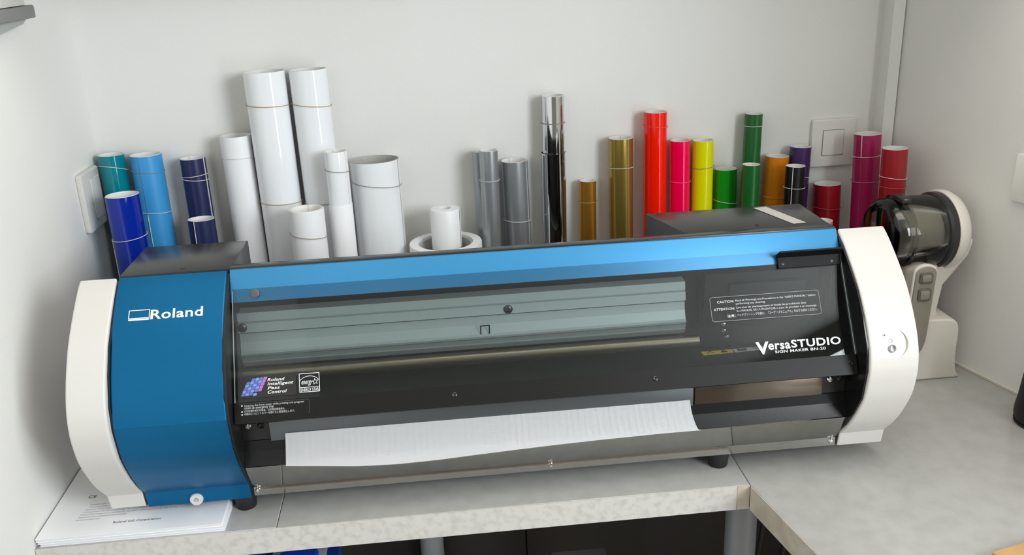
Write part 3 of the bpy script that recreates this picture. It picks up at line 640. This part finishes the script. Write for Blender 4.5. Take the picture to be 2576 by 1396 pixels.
# handle: long rounded grip in front of the neck
hx0, hx1 = 1.126, 1.163
def capsule(x0, x1, z0, z1, rt_, rb_):
    pts = []
    for k in range(9):
        a = math.radians(0+180*k/8); pts.append(((x0+x1)/2+(x1-x0)/2*math.cos(a), z1-rt_+rt_*math.sin(a)))
    for k in range(9):
        a = math.radians(180+180*k/8); pts.append(((x0+x1)/2-0.004+(x1-x0)/2*math.cos(a), z0+rb_+rb_*math.sin(a)))
    return pts
hl = prism('grip', capsule(1.122, 1.170, 0.040, 0.199, 0.014, 0.040), 0.138, 0.172, VG, VC, 0.005, axis='y', ang=50)
prism('grip_trim', capsule(1.134, 1.171, 0.055, 0.200, 0.012, 0.036), 0.1345, 0.1420, VW, hl, 0.002, axis='y', ang=50)
prism('grip_face', capsule(1.1365, 1.1690, 0.052, 0.1970, 0.011, 0.036), 0.1325, 0.140, VG, hl, 0.0015, axis='y', ang=50)
for z0, z1, nm in ((0.171, 0.188, 'power_switch'), (0.143, 0.163, 'release_button')):
    b_ = prism(nm, rrect(1.1420, 1.1625, z0, z1, 0.004), 0.1300, 0.1340, mat('switch_dark', (96, 92, 84), 0.4), hl, 0.0008, axis='y')
    prism('button_face', rrect(1.1450, 1.1595, z0+0.003, z1-0.003, 0.003), 0.1288, 0.1310, VG, b_, 0.0006, axis='y')

# ------------------------------------------------------------------ wall fittings
sw = thing('wall_switch', (LX, 0.304, 0.336), 'white switch plate with a slim rocker on the left wall', 'switch')
sp = rrect(0.267, 0.341, 0.292, 0.380, 0.004)
prism('plate', sp, LX, LX+0.009, WHITE, sw, 0.002)
prism('rocker', rrect(0.296, 0.334, 0.306, 0.368, 0.003), LX+0.0088, LX+0.0108, WHITE, sw, 0.0012)
box('slot', LX+0.0106, LX+0.0111, 0.300, 0.3015, 0.312, 0.352, mat('slot_grey', (196, 198, 200), 0.4), sw)
for z in (0.306, 0.366): lathe('screw', [(0.0018, 0), (0.0018, 0.0006), (0, 0.0008)], mat('fitting_grey', (190, 190, 188), 0.4), sw, Matrix.Translation((LX+0.009, 0.318, z)) @ Matrix.Rotation(math.radians(90), 4, 'Y'), 12)
def backwall(me):
    me.transform(Matrix.Translation((1.115, yw(1.115), 0)) @ Matrix.Rotation(math.atan(0.0275), 4, 'Z')); return me
bs = thing('light_switch', (1.115, yw(1.115), 0.331), 'square beige switch plate on the back wall behind the magenta roll', 'switch')
PL = mat('plate_beige', (232, 230, 224), 0.5)
me = backwall(prism_me(rrect(-0.038, 0.038, 0.290, 0.371, 0.003), -0.008, 0.0, 0.0015, axis='y')); auto_smooth(me); link('plate', me, PL, bs)
me = backwall(prism_me(rrect(-0.0195, 0.0185, 0.309, 0.353, 0.001), -0.0085, -0.004, 0.0, axis='y')); link('gap', me, mat('gap_brown', (120, 112, 100), 0.6), bs)
me = backwall(prism_me(rrect(-0.0187, 0.0177, 0.3098, 0.3522, 0.001), -0.0100, -0.004, 0.0006, axis='y')); auto_smooth(me); link('rocker', me, PL, bs)
def rightwall(me, yc):
    me.transform(Matrix.Translation((rwx(yc), yc, 0)) @ Matrix.Rotation(math.atan2(-1, 0.2748), 4, 'Z')); return me
rp = thing('socket_plate', (rwx(0.10), 0.10, 0.325), 'white socket plate at the right edge, on the right wall', 'socket')
me = rightwall(prism_me(rrect(-0.04, 0.04, 0.291, 0.360, 0.003), -0.008, 0.0, 0.0015, axis='y'), 0.10); auto_smooth(me); link('plate', me, PL, rp)
me = rightwall(prism_me(rrect(-0.02, 0.02, 0.305, 0.345, 0.002), -0.0095, -0.004, 0.0006, axis='y'), 0.10); auto_smooth(me); link('insert', me, PL, rp)

sh = thing('wall_shelf', (LX, -0.2, 0.603), 'grey wall shelf end at the upper left corner on the left wall', 'shelf')
SHG = mat('shelf_grey', (126, 126, 124), 0.45)
box('shelf_board', LX+0.0005, LX+0.024, -0.60, 0.190, 0.606, 0.622, SHG, sh, 0.0025)
prism('bracket', [(-0.60, 0.606), (0.178, 0.606), (0.165, 0.600), (0.08, 0.592), (-0.60, 0.592)], LX+0.0005, LX+0.016, mat('bracket_grey', (168, 170, 168), 0.4), sh, 0.001)
bx = thing('storage_box', (LX+0.012, -0.1, 0.622), 'white box standing on the grey shelf at upper left', 'box')
box('carton', LX+0.001, LX+0.022, -0.30, 0.168, 0.6225, 0.72, WHITE, bx, 0.002)
box('lid', LX+0.0008, LX+0.0228, -0.302, 0.170, 0.7202, 0.735, WHITE, bx, 0.002)

# ------------------------------------------------------------------ manuals on the worktop
mg = 'stack of printed manuals'
zz = 0.0
for i, (dx, dy, t, lab) in enumerate(((0.002, 0.001, 0.0038, 'white printed manual at the bottom of the stack under the printer'), (0.0, 0.0, 0.0040, 'white printed manual in the middle of the stack'), (-0.001, -0.001, 0.0042, 'top manual of the stack, text and company name on its back cover'))):
    bk = thing('manual', (0.036+dx, 0.06+dy, zz), lab, 'manual', mg)
    x0, x1, y0, y1 = LX+0.003+dx, 0.1445+(0.001 if i < 2 else -0.002), -0.0895+dy, 0.190+dy
    box('pages', x0+0.0008, x1-0.0005, y0+0.0004, y1, zz+0.0004, zz+t-0.0004, mat('page_edge', (226, 226, 230), 0.7), bk)
    cv = box('cover', x0, x1, y0, y1+0.001, zz+t-0.0004, zz+t, PAPER, bk)
    box('cover', x0, x1, y0, y1+0.001, zz, zz+0.0004, PAPER, bk)
    zz += t
zt = zz
E1, E2 = (1, 0, 0), (0, 1, 0)
def mtext(s, x, y, w, h, mt_=INK, bold=0.0): return text_fit(s, x, y, w, h, (0, 0, zt), E1, E2, mt_, 'lettering', cv, bold, lift=0.0002)
mtext('Roland DG Corporation', 0.0060, -0.0690, 0.0580, 0.0042, INK, 0.01)
mtext('CE', -0.0445, -0.0060, 0.0100, 0.0070, INK, 0.01)
lines = ['Roland DG Corporation has licensed the MMP technology from the TPL Group.', 'This product is for indoor use only and must be disposed of separately.', 'Company names and product names are trademarks or registered trademarks of their respective holders.', 'Unauthorized copying or transferral of this document is prohibited.']
yv = -0.0230
for k in range(7):
    w = (0.150, 0.165, 0.150, 0.160, 0.120, 0.060, 0.030)[k]
    mtext(lines[k % 4], -0.036-k*0.0012, yv-k*0.0056, w, 0.0026, INKL)
for k in range(4): mtext(lines[(k+1) % 4], -0.025, 0.010+k*0.006, 0.12, 0.0026, INKL)

# ------------------------------------------------------------------ right edge: black rounded thing, wooden board
bk = thing('rounded_device', (1.272, -0.005, 0), 'black rounded object at the right edge of the picture, on the worktop', 'device')
lathe('body', [(0, 0.0), (0.030, 0.0), (0.036, 0.003), (0.0385, 0.012), (0.0385, 0.022), (0.036, 0.040), (0.033, 0.075), (0.030, 0.11), (0.024, 0.116), (0, 0.118)], mat('speaker_black', (12, 12, 13), 0.5), bk, Matrix.Translation((1.272, -0.005, 0)), 40)
lathe('base_ring', [(0.0300, 0.0), (0.0372, 0.001), (0.0380, 0.004), (0.030, 0.004)], RUBBER, bk, Matrix.Translation((1.272, -0.005, 0)), 40)
wb = thing('wooden_board', (1.06, -0.37, 0), 'tan wooden board at the lower right corner on the worktop', 'board')
WOOD = mat('tan_wood', (206, 164, 116), 0.5, noise=(14, (190, 146, 98), 0.4, 0.65))
for k in range(3):
    me = box_me(0.0+k*0.055, 0.0545+k*0.055, -0.22, 0.0, 0.0, 0.010, 0.0008, 1)
    me.transform(Matrix.Translation((1.027, -0.2785, 0)) @ Matrix.Rotation(math.radians(13.5), 4, 'Z')); link('plank', me, WOOD, wb)

# ------------------------------------------------------------------ below the worktop
bp0 = thing('shade_panel', (0.4, 0.355, ZF), 'dark brown panel added as the shade at the back under the worktop', 'panel')
PB = mat('panel_shade_brown', (58, 53, 48), 0.6)  # dark brown stands in for the shade on the wall under the worktop
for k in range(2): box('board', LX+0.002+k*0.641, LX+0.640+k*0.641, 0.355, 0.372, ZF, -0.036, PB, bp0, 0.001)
lg = thing('table_leg', (0.828, -0.030, ZF), 'grey round table leg under the corner of the worktops', 'table leg')
LEG = mat('leg_grey', (150, 152, 156), 0.4, metal=0.3)
lathe('post', [(0, 0.012), (0.0215, 0.012), (0.0215, 0.700), (0, 0.700)], LEG, lg, Matrix.Translation((0.828, -0.030, ZF)), 32)
lathe('foot', [(0, 0), (0.028, 0), (0.028, 0.010), (0.0215, 0.013), (0, 0.013)], RUBBER, lg, Matrix.Translation((0.828, -0.030, ZF)), 32)
lathe('mounting_plate', [(0, 0.6995), (0.04, 0.6995), (0.04, 0.7045), (0, 0.7045)], LEG, lg, Matrix.Translation((0.828, -0.030, ZF)), 32)
lg2 = thing('table_leg', (0.385, 0.33, ZF), 'pale table leg far back in the shade under the worktop', 'table leg')
lathe('post', [(0, 0.012), (0.021, 0.012), (0.021, 0.7045), (0, 0.7045)], mat('leg_white', (208, 212, 216), 0.4), lg2, Matrix.Translation((0.385, 0.33, ZF)), 32)
lathe('foot', [(0, 0), (0.027, 0), (0.027, 0.010), (0.021, 0.013), (0, 0.013)], RUBBER, lg2, Matrix.Translation((0.385, 0.33, ZF)), 32)
bp = thing('carton', (0.16, 0.06, ZF), 'blue and white printed carton under the worktop at lower left', 'box')
BLC = mat('carton_blue', (20, 60, 150), 0.4)
box('body', 0.02, 0.262, -0.030, 0.060, ZF, -0.136, BLC, bp, 0.002)
box('white_band', 0.168, 0.245, -0.0306, 0.0606, ZF+0.02, -0.1354, mat('carton_white', (200, 206, 220), 0.4), bp)
lathe('cap', [(0, 0), (0.028, 0), (0.028, 0.010), (0.024, 0.014), (0, 0.015)], mat('cap_blue', (14, 70, 190), 0.3), bp, Matrix.Translation((0.208, 0.020, -0.1354)), 32)
gb_ = thing('equipment_case', (0.62, 0.06, ZF), 'grey case in the dark space below the worktop', 'case')
box('body', 0.572, 0.650, -0.03, 0.06, ZF, -0.199, mat('case_grey', (96, 92, 90), 0.5), gb_, 0.004)
box('lid', 0.570, 0.652, -0.032, 0.062, -0.1988, -0.190, mat('case_grey_lid', (112, 108, 106), 0.5), gb_, 0.003)
for i, (x, lab) in enumerate(((0.905, 'black cable hanging under the right worktop, nearer the table leg'), (0.945, 'black cable hanging under the right worktop, farther from the table leg'))):
    pts = catmull([(x+0.02, 0.10, -0.036), (x+0.012, 0.10, -0.15), (x-0.006, 0.09, -0.30), (x-0.03, 0.08, -0.5), (x-0.03, 0.07, ZF+0.004)], 6)
    tag(tube('power_cable', pts, 0.0035, RUBBER), lab, 'cable', 'cables under the worktop')
